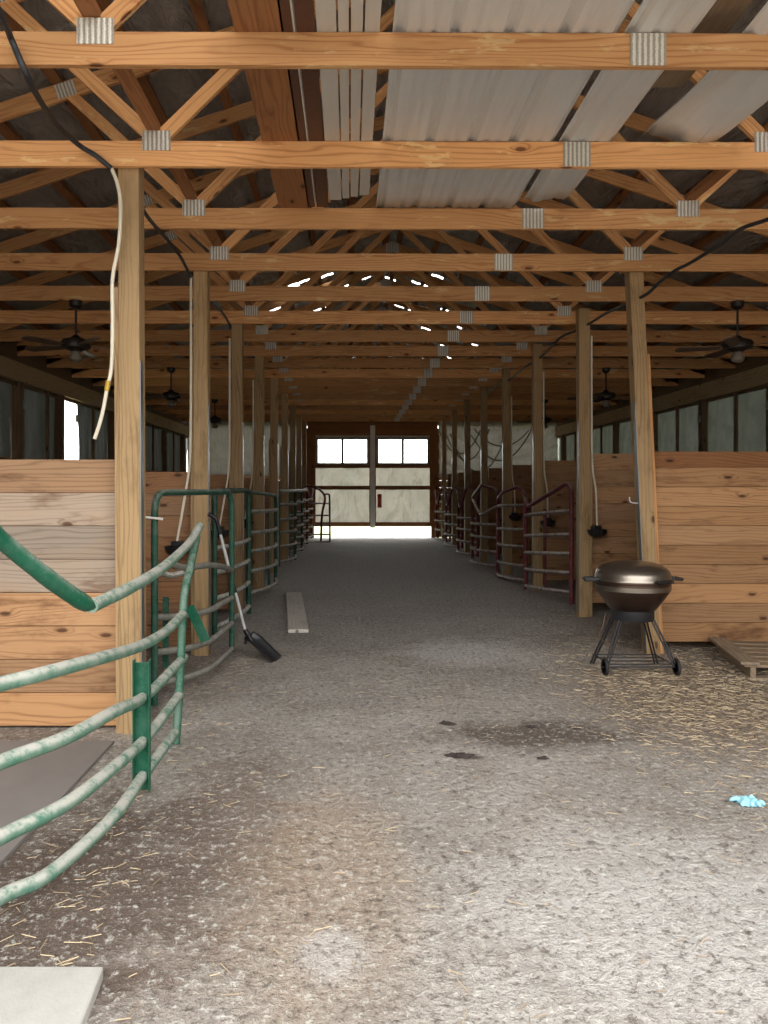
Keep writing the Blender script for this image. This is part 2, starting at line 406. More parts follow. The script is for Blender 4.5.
# roof: two liner slopes with slots cut to imitate glints on the shiny liner, purlins
ZR, SL = 6.12, 1 / 3.0
glint_slots = [(294, 286, 1), (307, 280, 1), (330, 275, 1), (348, 286, 1), (366, 278, 1), (271, 310, 1), (283, 306, 1), (323, 308, 1), (349, 311, 0), (335, 327, 1), (284, 344, 0), (360, 345, 0),
         (416, 282, 1), (398, 306, 0), (410, 310, 0), (442, 308, 1), (393, 328, 0), (424, 328, 1), (458, 327, 0), (442, 345, 0), (475, 345, 0), (450, 358, 0), (386, 277, 0), (432, 275, 0)]
rl = struct(bpy.data.objects.new('ceiling', None)); COL.objects.link(rl)
for side in (-1, 1):
    NU, NV = 60, 220
    W = 6.45
    drop = set()
    for px, py, lng in glint_slots:
        for k in range(400):
            d = 6 + k * .05; p = at(px, py, d); q = (p.x - CX) * side
            if q >= 0 and p.z >= ZR - q * SL:
                i = int(q / W * NU); j = int((d - D0) / (D1 - D0) * NV)
                drop.add((i, j)); drop.add((i + 1, j))
                if lng: drop.add((i + 2, j)); drop.add((i + 3, j))
                break
    mb = MB().grid(lambda u, v: (CX + side * W * u, D0 + (D1 - D0) * v, ZR - W * u * SL + (.012 if (int(u * NU) % 2) else 0)), NU, NV, False, drop)
    mb.build('roof_liner', M['roof'], rl)
    for k in range(11):
        q = .12 + k * .61; z = ZR - q * SL - .055
        m2 = MB(); m2.bar((CX + side * q, D0, z), (CX + side * q, D1, z), .089, .038 * 2, (side * SL, 0, 1)); m2.build('roof_purlin', M['brownwood'], rl)

# side walls: plank lower wall, openings with plastic curtains, header beam, posts
def side_wall(nm, X, sgn, plast):
    root = struct(bpy.data.objects.new(nm, None)); COL.objects.link(root)
    m = MB()
    for k in range(9):
        m.box((X - .02, D0, .02 + k * .235), (X + .02, D1, .02 + k * .235 + .23), None, .4)
    m.build('plank_panel', M['redplank'], root)
    m = MB(); m.box((X - sgn * .02 - .045, D0, 3.36), (X - sgn * .02 + .045, D1, 3.66)); m.build('header_beam', M['header'], root, .004)
    m = MB(); m.box((X + sgn * .03 - .02, D0, 3.3), (X + sgn * .03 + .02, D1, 4.0)); m.build('eave_board', M['darkwood'], root)
    k = 0; d = 2.68
    while d < D1 - .4:
        dp = 14.2 if sgn < 0 and abs(d - 14.88) < .1 else d
        m = MB(); m.box((X - .07, dp - .08, 0), (X + .07, dp + .08, 3.36)); m.build('wall_post', M['darkwood'], root, .004)
        m = MB(); m.box((X - .02, d + 1.15, 2.1), (X + .02, d + 1.24, 3.36)); m.build('wall_stud', M['darkwood'], root)
        if 9.5 < d < 19:
            m = MB(); m.box((X - sgn * .10, d - .05, 2.92), (X - sgn * .06, d + .05, 3.06)) if sgn > 0 else m.box((X + .06, d - .05, 2.92), (X + .10, d + .05, 3.06))
            m.build('outlet_box', M['fabricwhite'], root, .006)
        d += 2.44; k += 1
    return root
wl = side_wall('wall_left', XL, -1, None); wr = side_wall('wall_right', XR, 1, None)
def curtain(n, X, a, b, mat, top=3.45, bot=2.05):
    ph = random.random() * 9
    m = MB(); m.grid(lambda u, v: (X + .03 * math.sin(ph + u * 9) * (1 - v) + .012 * math.sin(u * 41 + v * 5), a + (b - a) * u, bot + (top - bot) * v), 26, 10)
    o = struct(m.build('window_%d' % n, mat)); return o
wn = 1
d = 2.68
while d < D1 - .3:
    a, b = d - .02, min(d + 2.46, D1 + .1)
    if abs(d - 12.44) < .3:      # a bright gap open to the outside follows this bay
        curtain(wn, XL - .06, a, 14.42, M['plasticdark']); wn += 1
    elif abs(d - 14.88) < .3:
        curtain(wn, XL - .06, 15.3, b, M['plasticdark']); wn += 1
    else:
        curtain(wn, XL - .06, a, b, M['plasticdark']); wn += 1
    curtain(wn, XR + .06, a, b, M['plastic']); wn += 1
    d += 2.44

# back wall
DW = 25.5
bw = struct(bpy.data.objects.new('wall_back', None)); COL.objects.link(bw)
DXL, DXR = -1.22, 2.72
m = MB()
for (xa, xb) in ((XL, DXL - .06), (DXR + .06, XR)):
    for k in range(9):
        m.box((xa, DW + .06, .02 + k * .235), (xb, DW + .10, .02 + k * .235 + .232), None, .3)
m.build('plank_panel', M['redplank'], bw)
def gable(z0):
    return [(XL, DW + .06, z0), (XR, DW + .06, z0), (XR, DW + .06, 4.0), (CX, DW + .06, 6.1), (XL, DW + .06, 4.0)]
m = MB(); m.prism(gable(3.72), (0, .04, 0)); m.build('gable_panel', M['brownwood'], bw)
m = MB(); m.box((DXL - .2, DW + .035, 3.5), (DXR + .2, DW + .08, 3.80)); m.build('door_header', M['brownwood'], bw)
for x in (DXL - .10, DXR + .10):
    m = MB(); m.box((x - .13, DW - .06, 0), (x + .13, DW + .028, 3.62)); m.build('jamb_post', M['brownwood'], bw)
def draped(name, xa, xb, z0, z1, y, mat, parent, amp=.05, k=3.0, swag=0.0, nu=60, nv=40):
    mm = MB()
    def fn(u, v):
        x = xa + (xb - xa) * u; z = z0 + (z1 - z0) * v
        s = 0
        if swag:
            w = (z - swag * 4 * (u - .5) ** 2); s = -.05 * max(0, math.sin(w * 13)) ** 2
        f = amp * noise.noise(V((x * k, z * .9, y))) + amp * .5 * math.sin((x + .45 * z * (1 if u > .5 else -1)) * 7 + 3 * noise.noise(V((x, z, 4))))
        return (x, y - abs(f) * .6 + s, z)
    mm.grid(fn, nu, nv); return mm.build(name, mat, parent)
draped('tarp_lining', XL - .02, DXL - .2, 2.05, 3.86, DW - .02, M['tarp_wall'], bw)
draped('tarp_lining', DXR + .2, XR + .02, 2.02, 3.86, DW - .03, M['tarp_wall'], bw, .06, 2.0, .5)
m = MB()
for i, (xa, za, xb, zb, sag) in enumerate(((2.95, 3.5, 4.3, 3.55, .75), (3.1, 3.6, 4.6, 3.6, 1.05), (4.1, 3.6, 5.9, 3.55, .55), (4.0, 3.4, 6.0, 3.6, .95), (3.3, 3.45, 5.2, 3.5, 1.3))):
    mm = MB().tube([(xa + (xb - xa) * t / 14, DW - .12, za + (zb - za) * t / 14 - sag * 4 * (t / 14) * (1 - t / 14)) for t in range(15)], .022, 6)
    mm.build('sagging_hem', M['hem'], bw)
# two sliding doors: frame, tarp lining, window with panes
def slide_door(n, xa, xb):
    root = struct(bpy.data.objects.new('door_%d' % n, None)); COL.objects.link(root)
    y = DW; zb, zt = .38, 3.58
    m = MB()
    for z, h in ((zt - .06, .12), (3.42, .07), (2.36, .10), (1.66, .13), (zb + .07, .14)):
        m.box((xa, y - .03, z - h / 2), (xb, y + .02, z + h / 2))
    for x in (xa + .04, xb - .04):
        m.box((x - .04, y - .028, zb), (x + .04, y + .018, zt))
    m.build('door_frame', M['brownwood'], root)
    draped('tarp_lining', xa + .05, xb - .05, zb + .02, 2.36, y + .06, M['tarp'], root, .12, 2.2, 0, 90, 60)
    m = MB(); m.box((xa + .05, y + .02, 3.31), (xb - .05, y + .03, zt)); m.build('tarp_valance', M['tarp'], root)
    wa, wb = xa + .08, xb - .08; zc0, zc1 = 2.40, 3.34
    w = MB(); fr = .085
    w.box((wa, y - .01, zc0), (wb, y + .03, zc0 + fr)); w.box((wa, y - .01, zc1 - fr), (wb, y + .03, zc1))
    for x in (wa + fr / 2, (wa + wb) / 2, wb - fr / 2): w.box((x - fr / 2, y - .008, zc0), (x + fr / 2, y + .028, zc1))
    wo = w.build('window_frame', M['greyframe'], root)
    for (pa, pb) in ((wa + fr, (wa + wb) / 2 - fr / 2), ((wa + wb) / 2 + fr / 2, wb - fr)):
        p = MB(); p.box((pa, y + .005, zc0 + fr), (pb, y + .011, zc1 - fr)); p.build('pane', M['glass'], wo)
    return root
d1 = slide_door(1, DXL, CX - .03); d2 = slide_door(2, CX + .03, DXR)
m = MB(); m.box((CX + .16, DW - .04, 1.0), (CX + .30, DW - .02, 1.45)); m.build('feed_tag', M['redtag'], d2)
tp = MB(); tp.box((CX - .08, DW - .08, .34), (CX + .08, DW - .01, 3.72)); struct(tp.build('trim_1', M['whitep']))

# ------------------------------------------------------------------ trusses
ZB, CH = 3.78, .168
HS = 6.15
TD = [3.9 + 1.22 * i for i in range(18)]
def make_truss(d):
    t = thing('roof_truss', 'x', 'roof truss', (CX, d, ZB), 'roof trusses')
    def P(x, z): return V((CX + x, d, ZB + z))
    MB().bar(P(-HS, CH / 2), P(HS, CH / 2), .038, CH).build('bottom_chord', M['truss'], t, .003)
    zt = lambda x: ZR - ZB - .11 - .07 - abs(x) * SL
    for s in (-1, 1):
        MB().bar(P(s * HS, zt(HS)), P(s * .0, zt(0)), .038, .14, (s * SL, 0, 1)).build('top_chord', M['truss'], t, .003)
        MB().bar(P(s * 2.03, CH + .0), P(s * .06, zt(0) - .06), .036, .09).build('web', M['truss'], t)
        MB().bar(P(s * 2.03, CH + .0), P(s * 3.08, zt(3.08)), .036, .09).build('web', M['truss'], t)
        def plate(x, z, w, h, rot=0):
            mm = MB().box((-w / 2, -.004, -h / 2), (w / 2, .0, h / 2))
            o = mm.build('gusset_plate', M['plate'], t, origin=(0, 0, 0)); o.location = V((x, -.0205, z)); o.rotation_euler = (0, rot, 0)
        plate(s * 2.03, CH - .0, .187, .13)
        plate(s * 3.08, zt(3.08), .16, .12, s * math.atan(SL))
    plate(0, zt(0) - .02, .24, .2)
    plate(.755, CH / 2 + .0, .18, .162)
    return t
tr = make_truss(TD[0])
def tl(i):
    extra = ['its bottom chord patched with pale flaking', 'grey sheets resting on it', 'end of the grey sheets on it'][i] if i < 3 else 'dusty pine above the aisle'
    return '%s pine roof truss counted from the front, %s' % (ORD[i + 1], extra)
tr['label'] = tl(0)
for i in range(1, 18): copy_tree(tr, (CX, TD[i], ZB), tl(i))

# lateral runners and stored material lying on the bottom chords
ZT = ZB + CH
for x, lb in ((CX - 2.03 - .02, 'long pine runner along the left row of web joints above the trusses'), (CX + 2.03 + .02, 'long pine runner along the right row of web joints above the trusses')):
    o = MB().bar((x, 3.2, ZT + .09), (x, 24.8, ZT + .09), .089, .038).build('lateral_brace', M['brownwood'], origin=(x, 3.2, ZT + .02)); tag(o, lb, 'brace', 'lateral braces')
def lay(name, x, w, d0, d1, h, mat, label, cat, z=0, dx=0.0, group=None):
    o = MB().bar((x + dx, d0, ZT + z + h / 2), (x, d1, ZT + z + h / 2), w, h).build(name, M[mat], bevel=.003, origin=(x, d0, ZT + z)); tag(o, label, cat, group); return o
lay('stored_board', -.455, .25, 3.4, 6.6, .04, 'brownwood', 'wide brown board lying along the chords, left of the metal trims', 'board', group='lumber stored on the trusses')
lay('stored_board', 1.87, .24, 2.4, 4.6, .04, 'pallet', 'short scuffed tan board overhead between the grey sheets on the first truss', 'board', z=.10, group='lumber stored on the trusses')
lay('metal_trim', -.317, .06, 3.4, 6.3, .03, 'brownsheet', 'dark brown metal trim strip beside the wide brown board overhead', 'metal trim', group='metal trims on the trusses')
lay('metal_trim', -.28, .011, 3.4, 6.25, .05, 'whitesheet', 'thinnest white trim strip, between two brown ones overhead', 'metal trim', group='metal trims on the trusses')
lay('metal_trim', -.222, .095, 3.4, 6.3, .025, 'brownsheet', 'brown metal trim strip next to the white channels overhead', 'metal trim', group='metal trims on the trusses')
def channel(x, w, d0, d1, label):
    m = MB(); z = ZT + .003
    pr = [(-w / 2, .05), (-w / 2, 0), (w / 2, 0), (w / 2, .05)]
    ri = [(a * .9, b + .004 if b == 0 else b) for a, b in pr][::-1]
    pts = [(x + a, d0, z + b) for a, b in pr + ri]
    m.prism(pts, (0, d1 - d0, 0)); o = m.build('metal_trim', M['whitesheet'], origin=(x, d0, z), fix=True); tag(o, label, 'metal trim', 'metal trims on the trusses')
channel(-.117, .098, 3.4, 6.15, 'widest white metal channel, leftmost of the white channels overhead')
channel(-.032, .052, 3.4, 6.12, 'narrow white metal channel, second of the four white ones overhead')
channel(.034, .058, 3.4, 6.08, 'white metal channel, third of the four white ones overhead')
channel(.112, .075, 3.4, 6.05, 'white metal channel nearest to the large grey sheet overhead')
def ribsheet(x0, x1, d0, d1, z, label, ribs, droop=0.0, skew=0.0, warp=0.0):
    n = max(8, int((x1 - x0) / .012)); m = MB()
    pitch = (x1 - x0 - .04) / ribs
    def fn(u, v):
        x = (x1 - x0) * u; q = ((x - .02) % pitch) / pitch * pitch
        h = .026 if (.0 < q < .035) else (.013 if (.035 <= q < .045 or q > pitch - .01) else 0)
        # shallow stiffening ribs between
        h2 = .008 if abs(q - pitch * .42) < .014 or abs(q - pitch * .7) < .014 else 0
        y = d0 + (d1 - d0) * v
        return (x0 + x + skew * (v - .5) + warp * math.sin(v * 5) * .02, y, z + h + h2 - droop * max(0, v - .75) ** 2 * 4 * math.sin(u * PI * 2) + warp * .04 * math.sin(u * 6 + v * 7))
    m.grid(fn, n, 14, True); o = m.build('roofing_sheet', M['sheet'], origin=(x0, d0, z), solid=.002); tag(o, label, 'metal sheet', 'grey roofing sheets on the trusses'); return o
ribsheet(.215, 1.36, 2.9, 6.35, ZT + .004, 'largest ribbed grey metal roofing sheet lying flat across the front trusses', 4)
ribsheet(1.385, 1.75, 2.9, 6.15, ZT + .004, 'narrow grey metal sheet with curled end beside the largest sheet overhead', 1, .05)
ribsheet(1.98, 2.52, 2.4, 5.16, ZT + .03, 'rippled grey metal sheet ending at the second truss, over the right side', 1, 0, -.02, 1.0)

# ------------------------------------------------------------------ posts
def post(name_side, i, X, d, lean=(0, 0), base=(0, 0), cleat=None, top=ZB + .17, guard=True, desc='', w=.14, hook=False):
    """square post; lean: how far its top stands off its base"""
    g = 'timber posts along the aisle'
    t = thing('timber_post', desc, 'post', (X, d, 0), g)
    b = V((X + base[0], d + base[1], -.02)); e = V((X + base[0] + lean[0], d + base[1] + lean[1], top))
    MB().bar(b, e, w, w, (0, 1, 0)).build('post_body', M['post'], t, .006)
    s = -1 if name_side == 'L' else 1                       # outer side
    def on(z): return b + (e - b) * ((z + .02) / (top + .02))
    if cleat:
        p, q = on(cleat[0]), on(cleat[1]); off = V((s * (w / 2 + .019), 0.0, 0))
        MB().bar(p + off, q + off, .038, .085, (0, 1, 0)).build('nailed_cleat', M['truss' if i == 1 and name_side == 'R' else 'post'], t, .003)
    if guard:
        p, q = on(.05), on(2.5); off = V((-s * (w / 2 + .003), -w * .25, 0))
        m = MB(); m.bar(p + off, q + off, .005, w * .48, (0, 1, 0))
        m.build('corner_guard', M['guard'], t)
    if hook:
        p = on(1.5)
        MB().tube(rounded([p + V((-.07, -.03, .0)), p + V((-.13, -.03, 0)), p + V((-.16, -.03, .02)), p + V((-.16, -.03, .06))], .02), .007, 6).build('wire_hook', M['alu'], t)
    return t
LX, RX = -1.475, 3.0
LD = [TD[1 + 2 * k] + .10 for k in range(9)]
RD = [TD[3] + .11] + [TD[5 + 2 * k] - .10 for k in range(7)]
for k, d in enumerate(LD):
    post('L', k + 1, LX, d, lean=(-.02, 0) if k == 0 else (-.012, 0), base=(.012, 0), cleat=(0, 3.0) if k < 3 else (0, 2.6), guard=True,
         desc='%s square timber post from the front along the left stalls, under a truss' % ORD[k + 1])
for k, d in enumerate(RD):
    if k == 0:
        post('R', 1, RX, d, lean=(-.17, .03), base=(-.0, -.02), cleat=(0, 2.98), desc='leaning timber post behind the round grill, pale cleat nailed on', hook=True, top=ZB + .17)
    else:
        post('R', k + 1, RX, d, cleat=(0, 2.75) if k < 4 else None, desc='%s upright timber post beyond the leaning one, along the right stalls' % ORD[k])

# ------------------------------------------------------------------ stall partitions
def partition(side, k, X0, X1, d, z0, zt, mat, greys, label, tops=None, n=8):
    t = thing('stall_partition', label, 'partition', ((X0 + X1) / 2, d, 0), 'plank partitions between stalls')
    m = MB(); h = (zt - z0) / n
    for i in range(n):
        g = greys[i % len(greys)]
        m.box((X0, d - .019 + random.uniform(-.003, .003), z0 + i * h), (X1, d + .019, z0 + (i + 1) * h - .005), None, g)
    m.build('plank_panel', M[mat], t, .002)
    if tops:
        MB().box((X0, d + .045, zt - .06), (X1, d + .083, tops), None, .0).build('top_board', M['brownwood'], t, .002)
    return t
partition('L', 1, XL + .08, LX - .115, LD[0] + .09, .02, 1.85, 'plank', [.0, .15, .1, .1, .9, .95, .85, .25], 'nearest plank partition left of the first post, grey middle boards')
for k in range(1, 9):
    partition('L', k + 1, XL + .08, LX - .115, LD[k] + .09, .05, 1.82 + random.uniform(-.02, .02), 'redplank', [.2, .5, .1, .4, .1, .3, .6, .1], '%s plank partition from the front on the left, reddish boards' % ORD[k + 1])
partition('R', 1, RX + .06, XR - .08, RD[0] + .10, .10, 1.86, 'plank', [.0, .1, .0, .05, .0, .12, .0, .05], 'broad warm plank partition behind the pallet and leaning post', 2.02, 9)
for k in range(1, 8):
    partition('R', k + 1, RX + .115, XR - .08, RD[k] + .09, .16, 2.10, 'plank' if k < 3 else 'redplank', [.1, .2, .05, .15], '%s plank partition beyond the leaning post on the right side' % ORD[k], None, 9)

# ------------------------------------------------------------------ gates
def rail_pts(plan, zf, n=16): return [V((*plan(i / n), zf(i / n))) for i in range(n + 1)]
def bay_gate(label, p0, p1, bow, zs, sag, top, mat, railmat, uprights=(0.0, 1.0), r=.028, zlow=.08, brace=False):
    p0, p1 = V(p0), V(p1); a = (p1 - p0); nrm = V((-a.y, a.x)).normalized()
    if nrm.x * (CX - p0.x) < 0: nrm = -nrm
    def plan(t):
        q = p0 + a * t + nrm * bow * (math.sin(PI * t) ** .7 if 0 < t < 1 else 0); return (q.x, q.y)
    t = thing('pipe_gate', label, 'gate', (p0.x, p0.y, 0), 'bowed pipe gates along the stalls')
    prof = [(tt, z - sag * tt) for tt, z in top]
    fr = [V((*plan(0), zlow))] + [V((*plan(tt), z)) for tt, z in prof] + [V((*plan(1), zlow - .02))]
    MB().tube(rounded(fr, .13), r * 1.1, 10).build('frame', M[mat], t)
    for z in zs:
        MB().tube(crom([V((*plan(x), z - sag * x)) for x in (0, .25, .5, .75, 1)], 4), r, 8).build('rail', M[railmat], t)
    for u in uprights:
        if u in (0.0, 1.0): continue
        zt = zs[-1]
        MB().tube([V((*plan(u), zlow)), V((*plan(u), zs[0] - sag * u))], r, 8).build('upright', M[mat], t)
    if brace:
        q = V((*plan(.5), 0)) - V((nrm.x, nrm.y, 0)) * .05
        MB().bar(q + V((0, 0, zs[-1])), q + V((0, 0, zs[0])), .07, .02, (nrm.x, nrm.y, 0)).build('channel_brace', M[mat], t)
    return t
flat = [(0, 1.62), (1, 1.62)]
Z5 = [1.32, 1.02, .76, .48, .18]
# --- nearest green gate: bent yoke top, bowed rails (d from plan curve)
def planX(d):
    pts = [(2.1, -1.62), (2.45, -1.50), (2.7, -1.41), (2.93, -1.33), (3.18, -1.20), (3.64, -1.125), (4.25, -1.12), (8, -1.12)]
    for (a, xa), (b, xb) in zip(pts, pts[1:]):
        if a <= d <= b:
            t = (d - a) / (b - a); return xa + (xb - xa) * t
    return pts[-1][1]
def onplan(px, py):
    lo, hi = 2.1, 8.0
    for _ in range(50):
        mid = (lo + hi) / 2
        if VX + planX(mid) * F / mid > px: hi = mid
        else: lo = mid
    return at(px, py, (lo + hi) / 2)
g1 = thing('pipe_gate', 'nearest green pipe gate with bent V top and five long bowed rails', 'gate', (-1.2, 3.6, 0), 'bowed pipe gates along the stalls')
def ext(pts, z):      # runs on towards the hinge outside the frame
    p = pts[0]; return [V((-1.60, 2.15, z)), V((-1.47, 2.55, z))] + pts
top_a = [V((-1.60, 2.1, 1.78)), at(-40, 500, 2.72), at(0, 538, 2.93), at(45, 575, 3.1), at(80, 600, 3.28), at(94, 607, 3.37)]
def flat_tube(pts, r, fl):
    m = MB().tube(pts, r, 12); return m
MB().tube(crom(top_a, 5), [.034] * 15 + [.036] * 5 + [.037, .036, .034, .028, .02, .012], 12).build('yoke_rail', M['green'], g1)
tb = [onplan(x, y) for x, y in ((92, 606), (130, 588), (160, 570), (180, 553), (192, 540), (200, 526))]
MB().tube(crom(tb, 5), .031, 12).build('yoke_rail', M['green_dusty'], g1)
for pts, zz in (([(0, 684), (45, 673), (100, 658), (140, 646), (165, 632), (183, 614)], .92), ([(0, 762), (67, 737), (113, 712), (148, 694), (184, 657)], .61),
                ([(0, 837), (67, 803), (113, 768), (147, 737), (180, 694)], .33), ([(0, 897), (50, 873), (113, 817), (145, 773), (175, 733)], .095)):
    MB().tube(crom(ext([onplan(x, y) for x, y in pts], zz), 6), .030, 12).build('rail', M['green_dusty'], g1)
MB().tube(crom([onplan(176, 744), onplan(180, 680), onplan(184, 600), onplan(190, 570), onplan(197, 537)], 5), .028, 12).build('upright', M['green'], g1)
MB().tube([V((-1.60, 2.12, .04)), V((-1.60, 2.12, 1.80))], .027, 10).build('upright', M['green'], g1)
pc = onplan(144.5, 720)
m = MB(); zt = onplan(144.5, 657).z; zb = .02
w = .042
for dx, dy, ww, hh in ((0, 0, 2 * w, .006), (-w, -.02, .006, .045), (w, -.02, .006, .045)):
    m.box((pc.x - ww / 2 + dx, pc.y - hh / 2 + dy - .03, zb), (pc.x + ww / 2 + dx, pc.y + hh / 2 + dy - .03, zt - (0.02 if dx == 0 else 0)))
m.build('channel_brace', M['green'], g1, .002)
# --- second green gate: tall arch, hinge behind the first post
P0, P1 = V((-1.45, 5.72)), V((-1.12, 7.3))
g2 = thing('pipe_gate', 'second green pipe gate with tall square arch, shovel leaning on it', 'gate', (P0.x, P0.y, 0), 'bowed pipe gates along the stalls')
a = (P1 - P0); nr = V((a.y, -a.x)).normalized()
def pl2(t):
    q = P0 + a * t + nr * .10 * math.sin(PI * t); return q
def G2(t, z): q = pl2(t); return V((q.x, q.y, z))
MB().tube(rounded([G2(0, .04), G2(0, 1.615), G2(1, 1.615), G2(1, .1)], .16, 8), .027, 12).build('frame', M['dkgreen'], g2)
for z0, z1 in ((1.02, .87), (.64, .61), (.38, .37), (.15, .13)):
    MB().tube(crom([G2(0 if z0 < 1 else .12, z0 + .05), G2(.25, z0), G2(.5, z0 - .02), G2(.75, (z0 + z1) / 2), G2(1, z1)], 5), .026, 10).build('rail', M['rail_grey'], g2)
MB().tube([G2(.03, 1.02), G2(.12, .98), G2(.22, .98)], .022, 8).build('latch_bar', M['green_worn'], g2)
MB().bar(at(166, 597, 6.0), at(166, 668, 6.0), .045, .02, (0, 1, 0)).build('channel_brace', M['dkgreen'], g2)
MB().bar(at(190, 606, 6.1), at(206, 641, 6.1), .075, .02, (0, 1, 0)).build('channel_brace', M['green'], g2)
c = G2(0, 1.42)
MB().tube([c + V((-.1, -.035, .02)), c + V((.07, -.035, .0))], .009, 8).build('hinge_pin', M['whitep'], g2)
MB().tube([c + V((-.12, -.035, .022)), c + V((-.085, -.035, .018))], .014, 8).build('red_tag', M['redtag'], g2)
# --- further left gates
bay_gate('third green pipe gate on the left, narrow arch just past the shovel', (-1.45, 8.25), (-1.28, 9.75), .06, [1.0, .74, .46, .16], 0, flat, 'dkgreen', 'green_worn')
bay_gate('fourth green pipe gate on the left with pale worn rails, bowed', (-1.42, 10.75), (-1.22, 12.65), .14, Z5[:1] + Z5[1:], .02, [(0, 1.6), (1, 1.55)], 'dkgreen', 'green_worn', brace=True)
for k in range(4, 8):
    bay_gate('%s pipe gate from the front on the left, dark with pale rails' % ORD[k + 1], (-1.42, LD[k] + .35), (-1.22, LD[k] + 2.1), .14, Z5, .02,
             [(0, 1.6), (1, 1.6)] if k < 7 else [(0, 1.6), (.2, 1.65), (.5, 1.25), (.8, 1.65), (1, 1.6)], 'dkgreen' if k < 6 else 'red', 'green_worn' if k < 6 else 'red_worn')
# red end gate standing across, with arched corner
t = thing('pipe_gate', 'maroon pipe gate swung open across the far left end, arched corner', 'gate', (-1.4, 23.4, 0), 'bowed pipe gates along the stalls')
d = 23.4
def E(px, py): return at(px, py, d)
MB().tube(crom([E(303, 543), E(303, 500), E(304, 488), E(311, 486), E(320, 490), E(325, 498), E(322, 515), E(321, 541)], 5), .035, 8).build('frame', M['red'], t)
MB().tube(rounded([E(303, 543), E(330, 542), E(329.5, 494), E(325, 494)], .06), .028, 8).build('frame', M['red'], t)
for y in (503, 515, 524.5, 534): MB().tube([E(303, y), E(315, y + .4), E(330, y + .3)], .024, 8).build('rail', M['red_worn'], t)
# --- right gates
def rgate(k, p0, p1, bow, zs, sag, top, **kw):
    lab = ['nearest maroon pipe gate on the right, top rail sloping into a V', 'second maroon pipe gate on the right with curved-over top', 'third maroon pipe gate on the right with open V rails'][k] if k < 3 else '%s maroon pipe gate from the front on the right side' % ORD[k + 1]
    return bay_gate(lab, p0, p1, bow, zs, sag, top, 'red', 'red_worn', **kw)
rgate(0, (2.99, 10.38), (2.75, 12.05), .08, [1.34, 1.02, .76, .50, .24], .12, [(0, 1.66), (.06, 1.72), (.9, 1.46), (1, 1.66)], brace=True)
rgate(1, (2.95, 12.9), (2.75, 14.3), .12, [1.36, .95, .66, .34, .10], .05, [(0, 1.55), (.12, 1.68), (.6, 1.6), (1, 1.5)])
t3 = rgate(2, (2.92, 15.2), (2.72, 17.1), .2, [.92, .66, .38, .10], .04, [(0, 1.62), (.3, 1.72), (1, 1.5)])
MB().tube(rounded([V((2.92, 15.2, 1.30)), V((2.70, 15.9, 1.08)), V((2.72, 17.1, 1.42))], .15), .028, 8).build('yoke_rail', M['red_worn'], t3, origin=(2.92, 15.2, 0))
for k in range(3, 6):
    rgate(k, (2.92, RD[k + 1] + .35), (2.72, RD[k + 1] + 2.1), .18, [.95, .68, .4, .12], .03, [(0, 1.55), (.25, 1.7), (.5, 1.15), (.8, 1.6), (1, 1.5)])

# ------------------------------------------------------------------ waterers with supply pipes
def waterer(X, d, s, label, zb=1.1, ztop=3.4, bx=.22):
    t = thing('water_bowl', label, 'water bowl', (X, d, zb), 'white pipes with black water bowls at the posts')
    xb = X + s * bx; yb = d - .10
    rr = .125
    prof = [(0.0, -.10), (.05, -.098), (.09, -.08), (.115, -.045), (.125, 0), (.117, .0), (.107, -.04), (.08, -.07), (0.0, -.085)]
    MB().lathe(prof, 24, (xb, yb, zb)).build('bowl', M['black'], t)
    m = MB(); m.box((xb - .06, yb - .02, zb - .01), (xb + .06, yb + .07, zb + .05)); m.build('valve_cover', M['ironblack'], t, .012)
    m = MB(); m.bar((X + s * .07, d - .02, zb - .01), (xb, yb + .02, zb - .01), .03, .03); m.build('bracket', M['ironblack'], t)
    x0 = X + s * .095
    pts = crom([(x0, d - .05, ztop), (x0, d - .055, 2.6), (x0 + s * .008, d - .06, 1.95), (x0 + s * .05, d - .07, 1.6), (xb, yb + .0, zb + .05)], 6)
    MB().tube(pts, .013, 8).build('supply_pipe', M['white'], t)
    return t
waterer(LX, LD[1], -1, 'black water bowl with white pipe on the second left post, behind the near gate', 1.08, 3.75)
waterer(LX, LD[2], -1, 'black water bowl with white pipe on the third left post', 1.1, 3.6)
waterer(LX, LD[3], -1, 'black water bowl with white pipe on the fourth left post', 1.1, 3.4)
waterer(RX, RD[1], 1, 'black water bowl hanging right of the post just behind the grill', 1.12, 3.6, .15)
waterer(RX, RD[2], 1, 'black water bowl seen through the nearest maroon gate', 1.13, 3.5, .15)
waterer(RX, RD[3], 1, 'black water bowl seen through the second maroon gate', 1.13, 3.4, .15)
# loose white pipe at first post
t = thing('water_pipe', 'loose white pipe hanging down from the first left post, brass joint', 'pipe', tuple(at(112, 168, 5.08)), 'pipes and hoses under the trusses')
pts = [at(112, 169, 5.08), at(118, 185, 5.08), at(121, 207, 5.08), at(119, 245, 5.06), at(113, 279, 5.06), at(113, 321, 5.05), at(112, 365, 5.05), at(108, 388, 5.04)]
MB().tube(crom(pts, 6), .0125, 8).build('pipe_run', M['white'], t)
MB().tube([at(108.5, 381, 5.04), at(107, 391, 5.04)], .016, 8).build('brass_joint', M['brass'], t)
MB().tube(crom([at(107, 391, 5.04), at(104, 408, 5.04), at(100, 424, 5.04), at(95, 439, 5.04)], 5), .0125, 8).build('pipe_tail', M['white'], t)
